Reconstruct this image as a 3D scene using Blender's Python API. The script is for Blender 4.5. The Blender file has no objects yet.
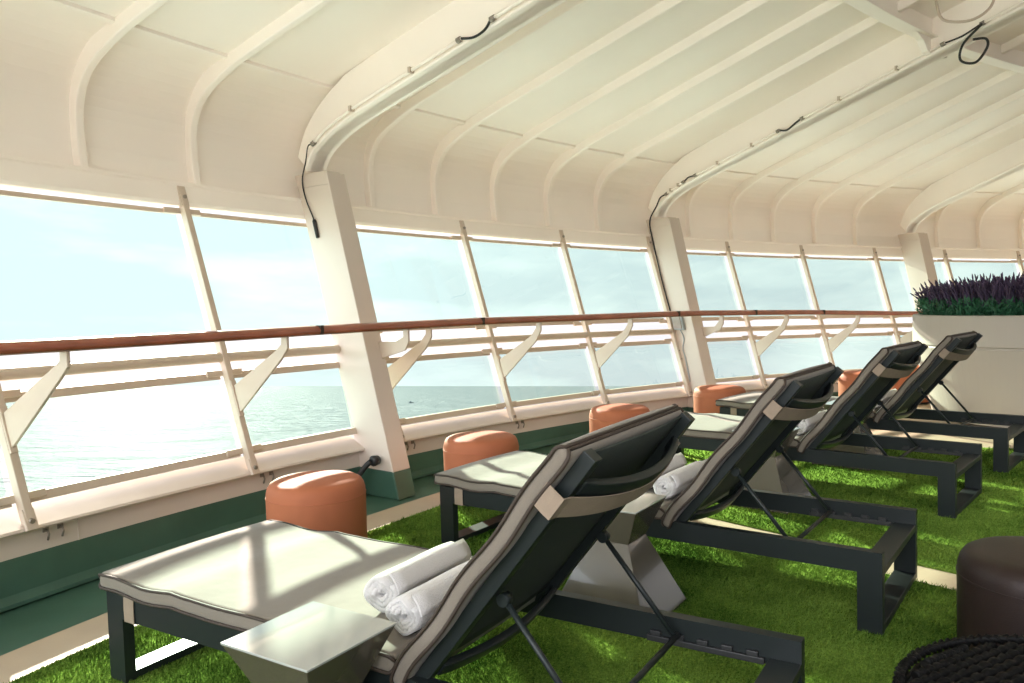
import bpy, math, random
import numpy as np
from mathutils import Vector, Matrix

rng = np.random.default_rng(7)
random.seed(7)
SC = bpy.context.scene
COL = SC.collection
PI = math.pi
D2R = math.radians

# ------------------------------------------------------------------ layout
CX, CY, RAD = 9.436, -2.613, 12.792          # plan circle of the curved bow screen
LEAN = math.tan(D2R(18.29))                  # outward lean of the screen
ZB = 0.2987
TAX, TAY = -0.0261, 0.0026                   # gentle camber of the superstructure


def camber(x, y):
    return TAX * x + TAY * (y - 13.25)


def pol(r, a, z, tilt=True):
    """point at radial offset r from the screen foot, angle a (deg), height z above the tilted deck edge"""
    ar = D2R(a)
    c, s = math.cos(ar), math.sin(ar)
    x, y = CX + (RAD + r) * c, CY + (RAD + r) * s
    if tilt:
        rr = RAD + min(r, 0.0)
        z = z + camber(CX + rr * c, CY + rr * s)
    return Vector((x, y, z))


def scr(z):                                   # radial offset of the screen plane at height z
    return LEAN * (z - ZB)


# ------------------------------------------------------------------ mesh builder
class MB:
    def __init__(self):
        self.v, self.f, self.m, self.s = [], [], [], []

    def add(self, vs, fs, mat=0, smooth=False):
        o = len(self.v)
        self.v += [tuple(p) for p in vs]
        for f in fs:
            self.f.append(tuple(i + o for i in f))
            self.m.append(mat)
            self.s.append(smooth)
        return self

    def box(self, c, ax, ay, az, mat=0):
        c, ax, ay, az = Vector(c), Vector(ax), Vector(ay), Vector(az)
        vs = [c + sx * ax + sy * ay + sz * az for sz in (-1, 1) for sy in (-1, 1) for sx in (-1, 1)]
        return self.add(vs, [(0, 2, 3, 1), (4, 5, 7, 6), (0, 1, 5, 4), (2, 6, 7, 3), (0, 4, 6, 2), (1, 3, 7, 5)], mat)

    def bx(self, x0, x1, y0, y1, z0, z1, mat=0):
        return self.box(((x0 + x1) / 2, (y0 + y1) / 2, (z0 + z1) / 2), ((x1 - x0) / 2, 0, 0), (0, (y1 - y0) / 2, 0), (0, 0, (z1 - z0) / 2), mat)

    def bar(self, p, q, w, h, up=(0, 0, 1), mat=0):
        p, q, up = Vector(p), Vector(q), Vector(up)
        d = (q - p)
        t = d.normalized()
        s = t.cross(up).normalized()
        n = s.cross(t).normalized()
        return self.box((p + q) / 2, d / 2, s * w / 2, n * h / 2, mat)

    def rings(self, rings, closed=False, cap=True, mat=0, smooth=True, ringclosed=True):
        n = len(rings[0])
        vs = [p for r in rings for p in r]
        fs = []
        m = len(rings)
        for i in range(m if closed else m - 1):
            a, b = i * n, ((i + 1) % m) * n
            for k in range(n if ringclosed else n - 1):
                k2 = (k + 1) % n
                fs.append((a + k, a + k2, b + k2, b + k))
        self.add(vs, fs, mat, smooth)
        if cap and not closed:
            o = len(self.v) - len(vs)
            self.f.append(tuple(o + k for k in reversed(range(n))))
            self.f.append(tuple(o + (m - 1) * n + k for k in range(n)))
            self.m += [mat, mat]
            self.s += [False, False]
        return self

    def tube(self, pts, r, n=8, closed=False, mat=0, cap=True):
        pts = [Vector(p) for p in pts]
        m = len(pts)
        rs = r if isinstance(r, (list, tuple)) else [r] * m
        rings = []
        prev = None
        for i, p in enumerate(pts):
            if closed:
                t = pts[(i + 1) % m] - pts[i - 1]
            else:
                t = pts[min(i + 1, m - 1)] - pts[max(i - 1, 0)]
            t.normalize()
            if prev is None:
                u = t.orthogonal().normalized()
                if abs(t.z) < 0.95:
                    u = t.cross(Vector((0, 0, 1))).normalized()
            else:
                u = (prev - t * prev.dot(t)).normalized()
            prev = u
            w = t.cross(u)
            rings.append([p + rs[i] * (math.cos(2 * PI * k / n) * u + math.sin(2 * PI * k / n) * w) for k in range(n)])
        return self.rings(rings, closed, cap, mat)

    def lathe(self, prof, c=(0, 0, 0), n=32, mat=0, smooth=True):
        c = Vector(c)
        rings = [[c + Vector((r * math.cos(2 * PI * k / n), r * math.sin(2 * PI * k / n), z)) for k in range(n)] for r, z in prof]
        return self.rings(rings, False, True, mat, smooth)

    def sweep(self, prof, a0, a1, n, tilt=True, mats=None, cap=True, smooth=False):
        """closed (r,z) polygon swept round the plan circle"""
        k = len(prof)
        rings = []
        for i in range(n + 1):
            a = a0 + (a1 - a0) * i / n
            rings.append([pol(r, a, z, (tilt if not callable(tilt) else tilt(j))) for j, (r, z) in enumerate(prof)])
        o = len(self.v)
        self.v += [tuple(p) for r in rings for p in r]
        for i in range(n):
            for j in range(k):
                j2 = (j + 1) % k
                self.f.append((o + i * k + j, o + i * k + j2, o + (i + 1) * k + j2, o + (i + 1) * k + j))
                self.m.append(mats[j] if mats else 0)
                self.s.append(smooth)
        if cap:
            self.f.append(tuple(o + j for j in reversed(range(k))))
            self.f.append(tuple(o + n * k + j for j in range(k)))
            self.m += [0, 0]
            self.s += [False, False]
        return self

    def build(self, name, mats, parent=None, bevel=0.0, segs=2, subd=0, sharp=40):
        me = bpy.data.meshes.new(name)
        me.from_pydata(self.v, [], self.f)
        for m in (mats if isinstance(mats, (list, tuple)) else [mats]):
            me.materials.append(m)
        me.polygons.foreach_set('material_index', self.m)
        me.polygons.foreach_set('use_smooth', self.s)
        import bmesh
        b = bmesh.new()
        b.from_mesh(me)
        bmesh.ops.recalc_face_normals(b, faces=b.faces)
        b.to_mesh(me)
        b.free()
        me.update()
        o = bpy.data.objects.new(name, me)
        COL.objects.link(o)
        if parent is not None:
            o.parent = parent
        if bevel:
            md = o.modifiers.new('bevel', 'BEVEL')
            md.width, md.segments, md.limit_method, md.angle_limit = bevel, segs, 'ANGLE', D2R(sharp)
        if subd:
            md = o.modifiers.new('subd', 'SUBSURF')
            md.levels = md.render_levels = subd
        return o


def tag(o, label, cat, group=None, kind=None):
    o['label'] = label
    o['category'] = cat
    if group:
        o['group'] = group
    if kind:
        o['kind'] = kind
    return o


def empty(name, loc=(0, 0, 0), rz=0.0):
    o = bpy.data.objects.new(name, None)
    o.empty_display_size = 0.1
    o.location = loc
    o.rotation_euler = (0, 0, rz)
    COL.objects.link(o)
    return o


def children(o):
    return [c for c in bpy.data.objects if c.parent == o]


def copy_tree(o, parent=None):
    c = o.copy()
    COL.objects.link(c)
    if parent is not None:
        c.parent = parent
    for ch in children(o):
        copy_tree(ch, c)
    return c


# ------------------------------------------------------------------ materials
def newmat(name):
    m = bpy.data.materials.new(name)
    m.use_nodes = True
    nt = m.node_tree
    return m, nt, nt.nodes, nt.links, nt.nodes['Principled BSDF']


def simple(name, col, rough=0.5, var=0.06, vscale=3.0, bump=0.0, bscale=60.0, metal=0.0, spec=0.5, coat=0.0, sheen=0.0):
    m, nt, N, L, P = newmat(name)
    P.inputs['Roughness'].default_value = rough
    P.inputs['Metallic'].default_value = metal
    P.inputs['Specular IOR Level'].default_value = spec
    P.inputs['Coat Weight'].default_value = coat
    P.inputs['Sheen Weight'].default_value = sheen
    tc = N.new('ShaderNodeTexCoord')
    nz = N.new('ShaderNodeTexNoise')
    nz.inputs['Scale'].default_value = vscale
    nz.inputs['Detail'].default_value = 5
    L.new(tc.outputs['Object'], nz.inputs['Vector'])
    rp = N.new('ShaderNodeValToRGB')
    rp.color_ramp.elements[0].position, rp.color_ramp.elements[1].position = 0.3, 0.7
    rp.color_ramp.elements[0].color = tuple(c * (1 - var) for c in col) + (1,)
    rp.color_ramp.elements[1].color = tuple(min(1, c * (1 + var)) for c in col) + (1,)
    L.new(nz.outputs['Fac'], rp.inputs['Fac'])
    L.new(rp.outputs['Color'], P.inputs['Base Color'])
    if bump:
        n2 = N.new('ShaderNodeTexNoise')
        n2.inputs['Scale'].default_value = bscale
        n2.inputs['Detail'].default_value = 3
        L.new(tc.outputs['Object'], n2.inputs['Vector'])
        bp = N.new('ShaderNodeBump')
        bp.inputs['Strength'].default_value = bump
        bp.inputs['Distance'].default_value = 0.005
        L.new(n2.outputs['Fac'], bp.inputs['Height'])
        L.new(bp.outputs['Normal'], P.inputs['Normal'])
    return m


M = {}
M['cream'] = simple('cream_paint', (0.6129, 0.5226, 0.4496), 0.42, 0.03, 1.5, 0.05, 25)
M['ceil'] = simple('ceiling_paint', (0.95, 0.87, 0.79), 0.5, 0.03, 1.2, 0.05, 20)
M['white'] = simple('white_paint', (0.5692, 0.4627, 0.3691), 0.4, 0.03, 4)
M['green_paint'] = simple('green_deck_paint', (0.05071, 0.1126, 0.07949), 0.35, 0.2, 2.5, 0.08, 15)
M['deck'] = simple('beige_deck', (0.4113, 0.317, 0.2227), 0.6, 0.06, 4, 0.1, 60)
M['wood'] = simple('handrail_wood', (0.2916, 0.08262, 0.04374), 0.35, 0.25, 6, 0.1, 40, coat=0.3)
M['frame'] = simple('anthracite_frame', (0.01062, 0.01436, 0.01398), 0.42, 0.05, 5, 0.02, 300, spec=0.32)
M['sling'] = simple('dark_mesh_sling', (0.014, 0.02025, 0.016), 0.8, 0.15, 40, 0.3, 500)
M['dark_piping'] = simple('brown_piping', (0.035, 0.022, 0.014), 0.7, 0.1, 20)
M['strap'] = simple('tan_elastic', (0.2304, 0.1728, 0.1224), 0.8, 0.06, 30, 0.2, 300)
M['towel'] = simple('white_towel', (0.4932, 0.47, 0.4514), 0.95, 0.02, 30, 0.6, 260, sheen=0.3)
M['table'] = simple('taupe_lacquer', (0.07582, 0.0648, 0.0459), 0.22, 0.03, 6, coat=0.35)
M['table_top'] = simple('painted_sheen_top', (0.36, 0.375, 0.345), 0.1, 0.03, 6, coat=1.0)  # mirrored sky put into the pale base colour of the lacquer top
M['orange'] = simple('coral_leatherette', (0.3625, 0.1166, 0.05507), 0.65, 0.05, 6, 0.15, 220, spec=0.22)
M['brown'] = simple('brown_leatherette', (0.019, 0.0105, 0.0085), 0.45, 0.08, 6, 0.15, 220, spec=0.3)
M['wicker'] = simple('black_wicker', (0.0035, 0.0033, 0.0032), 0.6, 0.1, 30, 0.2, 200, spec=0.12)
M['pot'] = simple('white_planter', (0.4039, 0.3599, 0.3084), 0.5, 0.02, 2)
M['soil'] = simple('soil', (0.03, 0.02, 0.015), 0.9, 0.2, 20, 0.4, 60)
M['leaf'] = simple('lavender_leaf', (0.02, 0.11, 0.05), 0.6, 0.45, 9)
M['flower'] = simple('lavender_flower', (0.055, 0.035, 0.075), 0.8, 0.4, 12)
M['black'] = simple('black_rubber', (0.015, 0.015, 0.015), 0.5, 0.1, 20)
M['steel'] = simple('bolt_steel', (0.30, 0.26, 0.22), 0.45, 0.1, 40, metal=0.6)
M['grey_box'] = simple('grey_box', (0.33, 0.36, 0.37), 0.5, 0.05, 10)
M['hull'] = simple('boat_hull', (0.05, 0.06, 0.08), 0.5, 0.05, 2)


def fabric():
    m, nt, N, L, P = newmat('cushion_fabric')
    P.inputs['Roughness'].default_value = 0.85
    P.inputs['Sheen Weight'].default_value = 0.15
    tc = N.new('ShaderNodeTexCoord')
    w1 = N.new('ShaderNodeTexNoise')
    w1.inputs['Scale'].default_value = 420
    w1.inputs['Detail'].default_value = 2
    L.new(tc.outputs['Object'], w1.inputs['Vector'])
    rp = N.new('ShaderNodeValToRGB')
    rp.color_ramp.elements[0].color = (0.140, 0.114, 0.087, 1)
    rp.color_ramp.elements[1].color = (0.182, 0.155, 0.120, 1)
    L.new(w1.outputs['Fac'], rp.inputs['Fac'])
    L.new(rp.outputs['Color'], P.inputs['Base Color'])
    n2 = N.new('ShaderNodeTexNoise')
    n2.inputs['Scale'].default_value = 9
    L.new(tc.outputs['Object'], n2.inputs['Vector'])
    mx = N.new('ShaderNodeMath')
    mx.operation = 'MULTIPLY_ADD'
    mx.inputs[1].default_value = 0.06
    L.new(w1.outputs['Fac'], mx.inputs[0])
    L.new(n2.outputs['Fac'], mx.inputs[2])
    bp = N.new('ShaderNodeBump')
    bp.inputs['Strength'].default_value = 0.35
    bp.inputs['Distance'].default_value = 0.01
    L.new(mx.outputs[0], bp.inputs['Height'])
    L.new(bp.outputs['Normal'], P.inputs['Normal'])
    return m


M['fabric'] = fabric()

GLASS_T = (0.68, 0.87, 0.80)


def glass():
    m, nt, N, L, P = newmat('tinted_glass')
    N.remove(P)
    out = N['Material Output']
    tr = N.new('ShaderNodeBsdfTransparent')
    tr.inputs['Color'].default_value = GLASS_T + (1,)
    gl = N.new('ShaderNodeBsdfGlossy')
    gl.inputs['Roughness'].default_value = 0.02
    lw = N.new('ShaderNodeFresnel')
    lw.inputs['IOR'].default_value = 1.35
    mul = N.new('ShaderNodeMath')
    mul.operation = 'MULTIPLY'
    mul.inputs[1].default_value = 0.10
    L.new(lw.outputs['Fac'], mul.inputs[0])
    mix = N.new('ShaderNodeMixShader')
    L.new(mul.outputs[0], mix.inputs['Fac'])
    L.new(tr.outputs[0], mix.inputs[1])
    L.new(gl.outputs[0], mix.inputs[2])
    L.new(mix.outputs[0], out.inputs['Surface'])
    return m


M['glass'] = glass()


def turf_mat():
    m, nt, N, L, P = newmat('turf_blades')
    P.inputs['Roughness'].default_value = 0.6
    P.inputs['Specular IOR Level'].default_value = 0.0
    tc = N.new('ShaderNodeTexCoord')
    n1 = N.new('ShaderNodeTexNoise')
    n1.inputs['Scale'].default_value = 160
    n1.inputs['Detail'].default_value = 2
    n2 = N.new('ShaderNodeTexNoise')
    n2.inputs['Scale'].default_value = 2.2
    n2.inputs['Detail'].default_value = 4
    L.new(tc.outputs['Object'], n1.inputs['Vector'])
    L.new(tc.outputs['Object'], n2.inputs['Vector'])
    ad = N.new('ShaderNodeMath')
    ad.operation = 'MULTIPLY_ADD'
    ad.inputs[1].default_value = 0.5
    L.new(n2.outputs['Fac'], ad.inputs[0])
    sc = N.new('ShaderNodeMath')
    sc.operation = 'MULTIPLY'
    sc.inputs[1].default_value = 0.5
    L.new(n1.outputs['Fac'], sc.inputs[0])
    L.new(sc.outputs[0], ad.inputs[2])
    rp = N.new('ShaderNodeValToRGB')
    rp.color_ramp.elements[0].position, rp.color_ramp.elements[1].position = 0.34, 0.66
    rp.color_ramp.elements[0].color = (0.014, 0.056, 0.006, 1)
    rp.color_ramp.elements[1].color = (0.215, 0.325, 0.055, 1)
    L.new(ad.outputs[0], rp.inputs['Fac'])
    L.new(rp.outputs['Color'], P.inputs['Base Color'])
    return m


M['turf'] = turf_mat()


def sea_mat():
    m, nt, N, L, P = newmat('sea_water')
    P.inputs['Base Color'].default_value = (0.20, 0.25, 0.26, 1)
    P.inputs['Roughness'].default_value = 0.4
    P.inputs['Specular IOR Level'].default_value = 0.0
    gls = N.new('ShaderNodeBsdfGlossy')
    gls.inputs['Roughness'].default_value = 0.32
    mxs = N.new('ShaderNodeMixShader')
    mxs.inputs['Fac'].default_value = 0.03
    L.new(P.outputs[0], mxs.inputs[1])
    L.new(gls.outputs[0], mxs.inputs[2])
    L.new(mxs.outputs[0], N['Material Output'].inputs['Surface'])
    tc = N.new('ShaderNodeTexCoord')
    # unseen white foam added near the hull to bounce light onto the ceiling
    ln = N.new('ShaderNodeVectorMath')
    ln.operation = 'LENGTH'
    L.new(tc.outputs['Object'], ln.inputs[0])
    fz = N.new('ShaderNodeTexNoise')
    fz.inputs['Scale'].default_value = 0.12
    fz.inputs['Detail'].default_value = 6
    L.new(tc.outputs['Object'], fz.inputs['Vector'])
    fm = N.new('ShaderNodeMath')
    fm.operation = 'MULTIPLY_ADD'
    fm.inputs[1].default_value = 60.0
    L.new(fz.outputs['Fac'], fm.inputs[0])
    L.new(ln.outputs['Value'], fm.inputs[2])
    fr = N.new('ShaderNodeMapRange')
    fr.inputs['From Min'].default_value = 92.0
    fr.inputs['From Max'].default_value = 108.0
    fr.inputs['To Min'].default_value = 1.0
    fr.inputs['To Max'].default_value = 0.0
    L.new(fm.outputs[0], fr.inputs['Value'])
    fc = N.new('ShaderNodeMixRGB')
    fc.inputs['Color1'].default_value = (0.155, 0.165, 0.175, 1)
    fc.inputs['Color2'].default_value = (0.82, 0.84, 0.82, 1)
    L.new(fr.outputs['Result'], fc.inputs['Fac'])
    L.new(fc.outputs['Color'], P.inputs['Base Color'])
    hs = []
    for sc, dt, k in ((0.03, 7, 9.0), (0.25, 6, 2.0), (1.4, 4, 0.35)):
        mp = N.new('ShaderNodeMapping')
        mp.inputs['Scale'].default_value = (1.0, 1.7, 1.0)
        mp.inputs['Rotation'].default_value = (0, 0, 0.5)
        L.new(tc.outputs['Object'], mp.inputs['Vector'])
        nz = N.new('ShaderNodeTexNoise')
        nz.inputs['Scale'].default_value = sc
        nz.inputs['Detail'].default_value = dt
        L.new(mp.outputs['Vector'], nz.inputs['Vector'])
        ml = N.new('ShaderNodeMath')
        ml.operation = 'MULTIPLY'
        ml.inputs[1].default_value = k
        L.new(nz.outputs['Fac'], ml.inputs[0])
        hs.append(ml)
    a = N.new('ShaderNodeMath')
    L.new(hs[0].outputs[0], a.inputs[0])
    L.new(hs[1].outputs[0], a.inputs[1])
    b = N.new('ShaderNodeMath')
    L.new(a.outputs[0], b.inputs[0])
    L.new(hs[2].outputs[0], b.inputs[1])
    bp = N.new('ShaderNodeBump')
    bp.inputs['Strength'].default_value = 1.0
    bp.inputs['Distance'].default_value = 1.0
    L.new(b.outputs[0], bp.inputs['Height'])
    L.new(bp.outputs['Normal'], P.inputs['Normal'])
    L.new(bp.outputs['Normal'], gls.inputs['Normal'])
    return m


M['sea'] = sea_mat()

# ------------------------------------------------------------------ sea, tilted with the trim of the ship
SEA_UP = Vector((0.028, 0.105, 0.994)).normalized()
SEA_Q = Vector((0, 0, 1)).rotation_difference(SEA_UP)
mb = MB()
ringr = [0.0, 40, 120, 400, 1500, 6000, 24000]
vs, fs = [], []
for i, r in enumerate(ringr[1:]):
    for k in range(48):
        vs.append((r * math.cos(2 * PI * k / 48), r * math.sin(2 * PI * k / 48), 0))
fs.append(tuple(range(48)))
for i in range(len(ringr) - 2):
    for k in range(48):
        k2 = (k + 1) % 48
        fs.append((i * 48 + k, i * 48 + k2, (i + 1) * 48 + k2, (i + 1) * 48 + k))
mb.add(vs, fs)
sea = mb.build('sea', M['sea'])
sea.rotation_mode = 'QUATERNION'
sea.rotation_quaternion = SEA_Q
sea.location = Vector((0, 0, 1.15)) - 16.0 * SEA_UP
tag(sea, 'glittering open sea seen through the windows up to the horizon', 'sea', kind='structure')

# ------------------------------------------------------------------ floor, gutter, bulwark
A0, A1 = 172.0, 66.0
mb = MB()
mb.sweep([(-0.40, -0.012), (-0.40, -0.06), (-9.5, -0.06), (-9.5, -0.012)], A0, A1, 90, tilt=False)
o = mb.build('floor', M['deck'])
tag(o, 'beige deck floor under the artificial grass', 'floor', kind='structure')
mb = MB()
mb.sweep([(-0.401, -0.022), (-0.401, -0.06), (0.10, -0.06), (0.10, -0.022)], A0, A1, 90, tilt=False)
o = mb.build('trim_1', M['green_paint'])
tag(o, 'dark green painted gutter along the foot of the window wall', 'deck gutter', kind='structure')

mb = MB()
prof = [(0.035, -0.03), (0.035, 0.15), (0.035, 0.255), (-0.015, 0.255), (-0.02, 0.262), (-0.015, 0.272), (0.12, 0.338), (0.135, 0.328), (0.135, -0.03)]
mats = [1, 0, 0, 0, 0, 0, 0, 0, 0]
mb.sweep(prof, A0, A1, 120, tilt=lambda j: j not in (0, 8), mats=mats)
# vertical weld seams and a low lip at the deck
mb.sweep([(0.0, -0.012), (0.0, 0.004), (0.036, 0.03), (0.036, -0.012)], A0, A1, 120, tilt=False, mats=[1, 1, 1, 1])
for a in (152.2, 140.2, 124.6, 112.5):
    p0, p1 = pol(0.034, a, 0.15), pol(0.034, a, 0.255)
    mb.bar(p0, p1, 0.006, 0.006, up=pol(1, a, 0) - pol(0, a, 0))
o = mb.build('wall_front', [M['cream'], M['green_paint']], bevel=0.004, sharp=50)
tag(o, 'low cream bulwark with green painted foot below the windows', 'wall', kind='structure')

# fascia over the windows
mb = MB()
mb.sweep([(scr(1.73), 1.73), (scr(1.75) - 0.012, 1.75), (scr(1.82) - 0.012, 1.845), (scr(1.87) - 0.035, 1.853), (scr(1.87) - 0.035, 1.868),
          (0.68, 1.87), (0.68, 1.80), (scr(1.73) + 0.06, 1.73)], A0, A1, 120)
o = mb.build('trim_2', M['ceil'], bevel=0.004)
tag(o, 'cream head fascia running along the top of the windows', 'fascia', kind='structure')

mb = MB()
mb.sweep([(-6.6, -0.012), (-6.6, 4.3), (-6.68, 4.3), (-6.68, -0.012)], 158, 66, 60, tilt=False)
M['dark_wall'] = simple('dark_deckhouse_paint', (0.10, 0.085, 0.07), 0.5)
o = mb.build('wall_back', M['dark_wall'])
tag(o, 'dark deckhouse wall behind the seating, outside the photo', 'wall', kind='structure')

# ceiling skin: upright cove, quarter round, then sloping up inboard
skin = [(0.59, 1.84), (0.61, 2.0), (0.61, 2.16)]
for k in range(1, 9):
    t = k / 9 * D2R(75)
    skin.append((0.61 - 0.385 * (1 - math.cos(t)) * 1.0, 2.16 + 0.37 * math.sin(t)))
skin += [(0.21, 2.545), (0.0, 2.60), (-1.0, 2.87), (-2.2, 3.194), (-3.5, 3.545), (-6.7, 4.409)]
mb = MB()
outer = [(r + 0.05 * (1 if z < 2.2 else 0.3), z + (0.0 if z < 2.2 else 0.06)) for r, z in skin]
mb.sweep(skin + outer[::-1], A0, A1, 150, smooth=False)
# raised joint line between cove and ceiling
mb.sweep([(0.235, 2.52), (0.215, 2.524), (0.20, 2.53), (0.20, 2.56), (0.235, 2.56)], A0, A1, 150)
ceil = mb.build('ceiling', M['ceil'])
tag(ceil, 'cream painted coved ceiling rising inboard from the windows', 'ceiling', kind='structure')


def catmull(pts, n=5):
    out = []
    P = [pts[0]] + list(pts) + [pts[-1]]
    for i in range(1, len(P) - 2):
        for k in range(n):
            t = k / n
            out.append(tuple(0.5 * ((2 * P[i][j]) + (-P[i - 1][j] + P[i + 1][j]) * t + (2 * P[i - 1][j] - 5 * P[i][j] + 4 * P[i + 1][j] - P[i + 2][j]) * t * t
                                    + (-P[i - 1][j] + 3 * P[i][j] - 3 * P[i + 1][j] + P[i + 2][j]) * t ** 3) for j in range(len(pts[0]))))
    out.append(tuple(pts[-1]))
    return out


rib_in = catmull([(0.535, 1.865), (0.555, 2.05), (0.545, 2.21), (0.45, 2.355), (0.22, 2.465), (-0.05, 2.545), (-0.53, 2.675), (-1.2, 2.856)], 4)
rib_in += [(-2.2, 3.126), (-3.5, 3.477), (-5.1, 3.909)]
rib_out = [(r + (0.09 if z < 2.3 else 0.03), z + (0.02 if z < 2.3 else 0.09)) for r, z in rib_in]


def radial_plate(mb, inner, outer, a, half_w, mat=0):
    """ribbon of quads between two (r,z) polylines with a real thickness, standing in the radial plane at angle a"""
    ar = D2R(a)
    tg = Vector((-math.sin(ar), math.cos(ar), 0)) * half_w
    rings = []
    for (r0, z0), (r1, z1) in zip(inner, outer):
        p, q = pol(r0, a, z0), pol(r1, a, z1)
        rings.append([p - tg, p + tg, q + tg, q - tg])
    mb.rings(rings, False, True, mat, smooth=False)
    return mb


RIB_STEP = 2.8667
WEBS = [161.2, 144.0, 126.8, 109.6, 92.4]
ords = ['first', 'second', 'third', 'fourth', 'fifth']
wname = {161.2: 'beyond the left edge', 144.0: 'left leaning column', 126.8: 'middle leaning column', 109.6: 'right leaning column behind the planter', 92.4: 'far right end'}
for wi in range(len(WEBS) - 1):
    for k in range(1, 6):
        a = WEBS[wi] + (WEBS[wi + 1] - WEBS[wi]) * k / 6 + (0.2 if wi else 0.5)
        if a > 159:
            continue
        mb = radial_plate(MB(), rib_in, rib_out, a, 0.023)
        rib = mb.build('ceiling_rib', M['ceil'], bevel=0.008, segs=2)
        tag(rib, '%s curved cream ceiling rib to the right of the %s' % (ords[k - 1], wname[WEBS[wi]]) if wi else
            '%s curved cream ceiling rib to the left of the left leaning column' % ords[5 - k], 'ceiling rib', 'curved ceiling ribs', kind='structure')

web_in = catmull([(0.50, 1.90), (0.43, 2.0), (0.35, 2.13), (0.20, 2.225), (0.0, 2.30), (-0.28, 2.385), (-0.83, 2.54), (-1.36, 2.69)], 4)
web_in += [(-2.2, 2.925), (-3.5, 3.29), (-5.1, 3.74)]
web_in = [p for p in web_in if p[1] >= 2.02]
web_out = [(r + 0.14 - 0.09 * min(1, (z - 1.9) / 0.4), z + 0.02 + 0.26 * min(1, (z - 1.9) / 0.4)) for r, z in web_in]
cols = {161.2: 'leftmost', 144.0: 'left', 126.8: 'middle', 109.6: 'right', 92.4: 'farthest right'}
for a in WEBS[1:]:
    mb = radial_plate(MB(), web_in, web_out, a, 0.055)
    fl_out = [(r + 0.01, z + 0.022) for r, z in web_in]
    radial_plate(mb, web_in, fl_out, a, 0.085)
    o = mb.build('ceiling_beam', M['ceil'], bevel=0.01)
    tag(o, 'deep cream ceiling beam rising from the %s column' % cols[a] if a > 100 else 'deep cream ceiling beam at the far right', 'ceiling beam', kind='structure')
    # column: leaning box, broad radial face
    mb = MB()
    ar = D2R(a)
    tg = Vector((-math.sin(ar), math.cos(ar), 0))
    rings = []
    for z, ri, ro in ((-0.02, -0.295, 0.02), (0.15, -0.25, 0.04), (0.151, -0.25, 0.04), (1.0, -0.025, 0.26), (1.93, 0.215, 0.52), (2.02, 0.25, 0.55)):
        c0, c1 = pol(ri, a, z, z > 0), pol(ro, a, z, z > 0)
        rings.append([c0 - tg * 0.062, c0 + tg * 0.062, c1 + tg * 0.062, c1 - tg * 0.062])
    for i in range(len(rings) - 1):
        mb.rings(rings[i:i + 2], cap=(i in (0, len(rings) - 2)), mat=1 if i < 1 else 0, smooth=False)
    # edge flanges
    for z0, z1, m_ in ((-0.02, 0.15, 1), (0.15, 2.01, 0)):
        p0 = pol(-0.297 + 0.265 * max(z0, 0) - 0.006, a, z0, z0 > 0)
        p1 = pol(-0.297 + 0.265 * z1 - 0.006, a, z1)
        mb.bar(p0, p1, 0.15, 0.014, up=tg.cross(p1 - p0), mat=m_)
    o = mb.build('column', [M['cream'], M['green_paint']], bevel=0.006)
    tag(o, 'leaning cream column with green foot, %s of the columns' % cols[a], 'column', kind='structure')

# ring girder across the ceiling beams
mb = MB()
mb.sweep([(-2.26, 3.09), (-2.26, 3.26), (-2.29, 3.26), (-2.29, 3.09)], 165, 86, 90)
mb.sweep([(-2.22, 3.075), (-2.22, 3.092), (-2.33, 3.092), (-2.33, 3.075)], 165, 86, 90)
for a in WEBS[1:]:
    for sg in (-1, 1):
        g = [(0.0, 0.0), (0.36, 0.0), (0.22, -0.03), (0.12, -0.09), (0.05, -0.2), (0.0, -0.22)]
        ring0 = []
        for rr in (-2.25, -2.30):
            ring0.append([pol(rr, a + sg * (0.5 + d * 5.45), 3.09 + h * 0.6) for d, h in g])
        mb.rings(ring0, cap=True, smooth=False)
o = mb.build('girder', M['ceil'], bevel=0.005)
tag(o, 'cream cross girder with flange spanning the ceiling beams at upper right', 'girder', kind='structure')

# ------------------------------------------------------------------ window posts, panes, rails
POSTS = [163.7, 158.48, 153.26, 148.02, 142.85, 137.66, 132.45, 127.23, 122.07, 116.96, 111.81, 106.88, 101.84, 96.8, 91.7]
plabel = {153.26: 'leaning white window post at the far left edge', 148.02: 'leaning white window post left of the left column, in full view',
          142.85: 'white window post hidden close behind the left column', 137.66: 'first leaning white window post right of the left column',
          132.45: 'second leaning white window post right of the left column', 127.23: 'leaning white window post touching the left side of the middle column',
          122.07: 'first leaning white window post right of the middle column', 116.96: 'second leaning white window post right of the middle column',
          111.81: 'leaning white window post just left of the right column', 106.88: 'leaning white window post right of the right column above the flowers',
          101.84: 'leaning white window post at the far right edge above the flowers'}


def rvec(a):
    return Vector((math.cos(D2R(a)), math.sin(D2R(a)), 0))


def tvec(a):
    return Vector((-math.sin(D2R(a)), math.cos(D2R(a)), 0))


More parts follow.
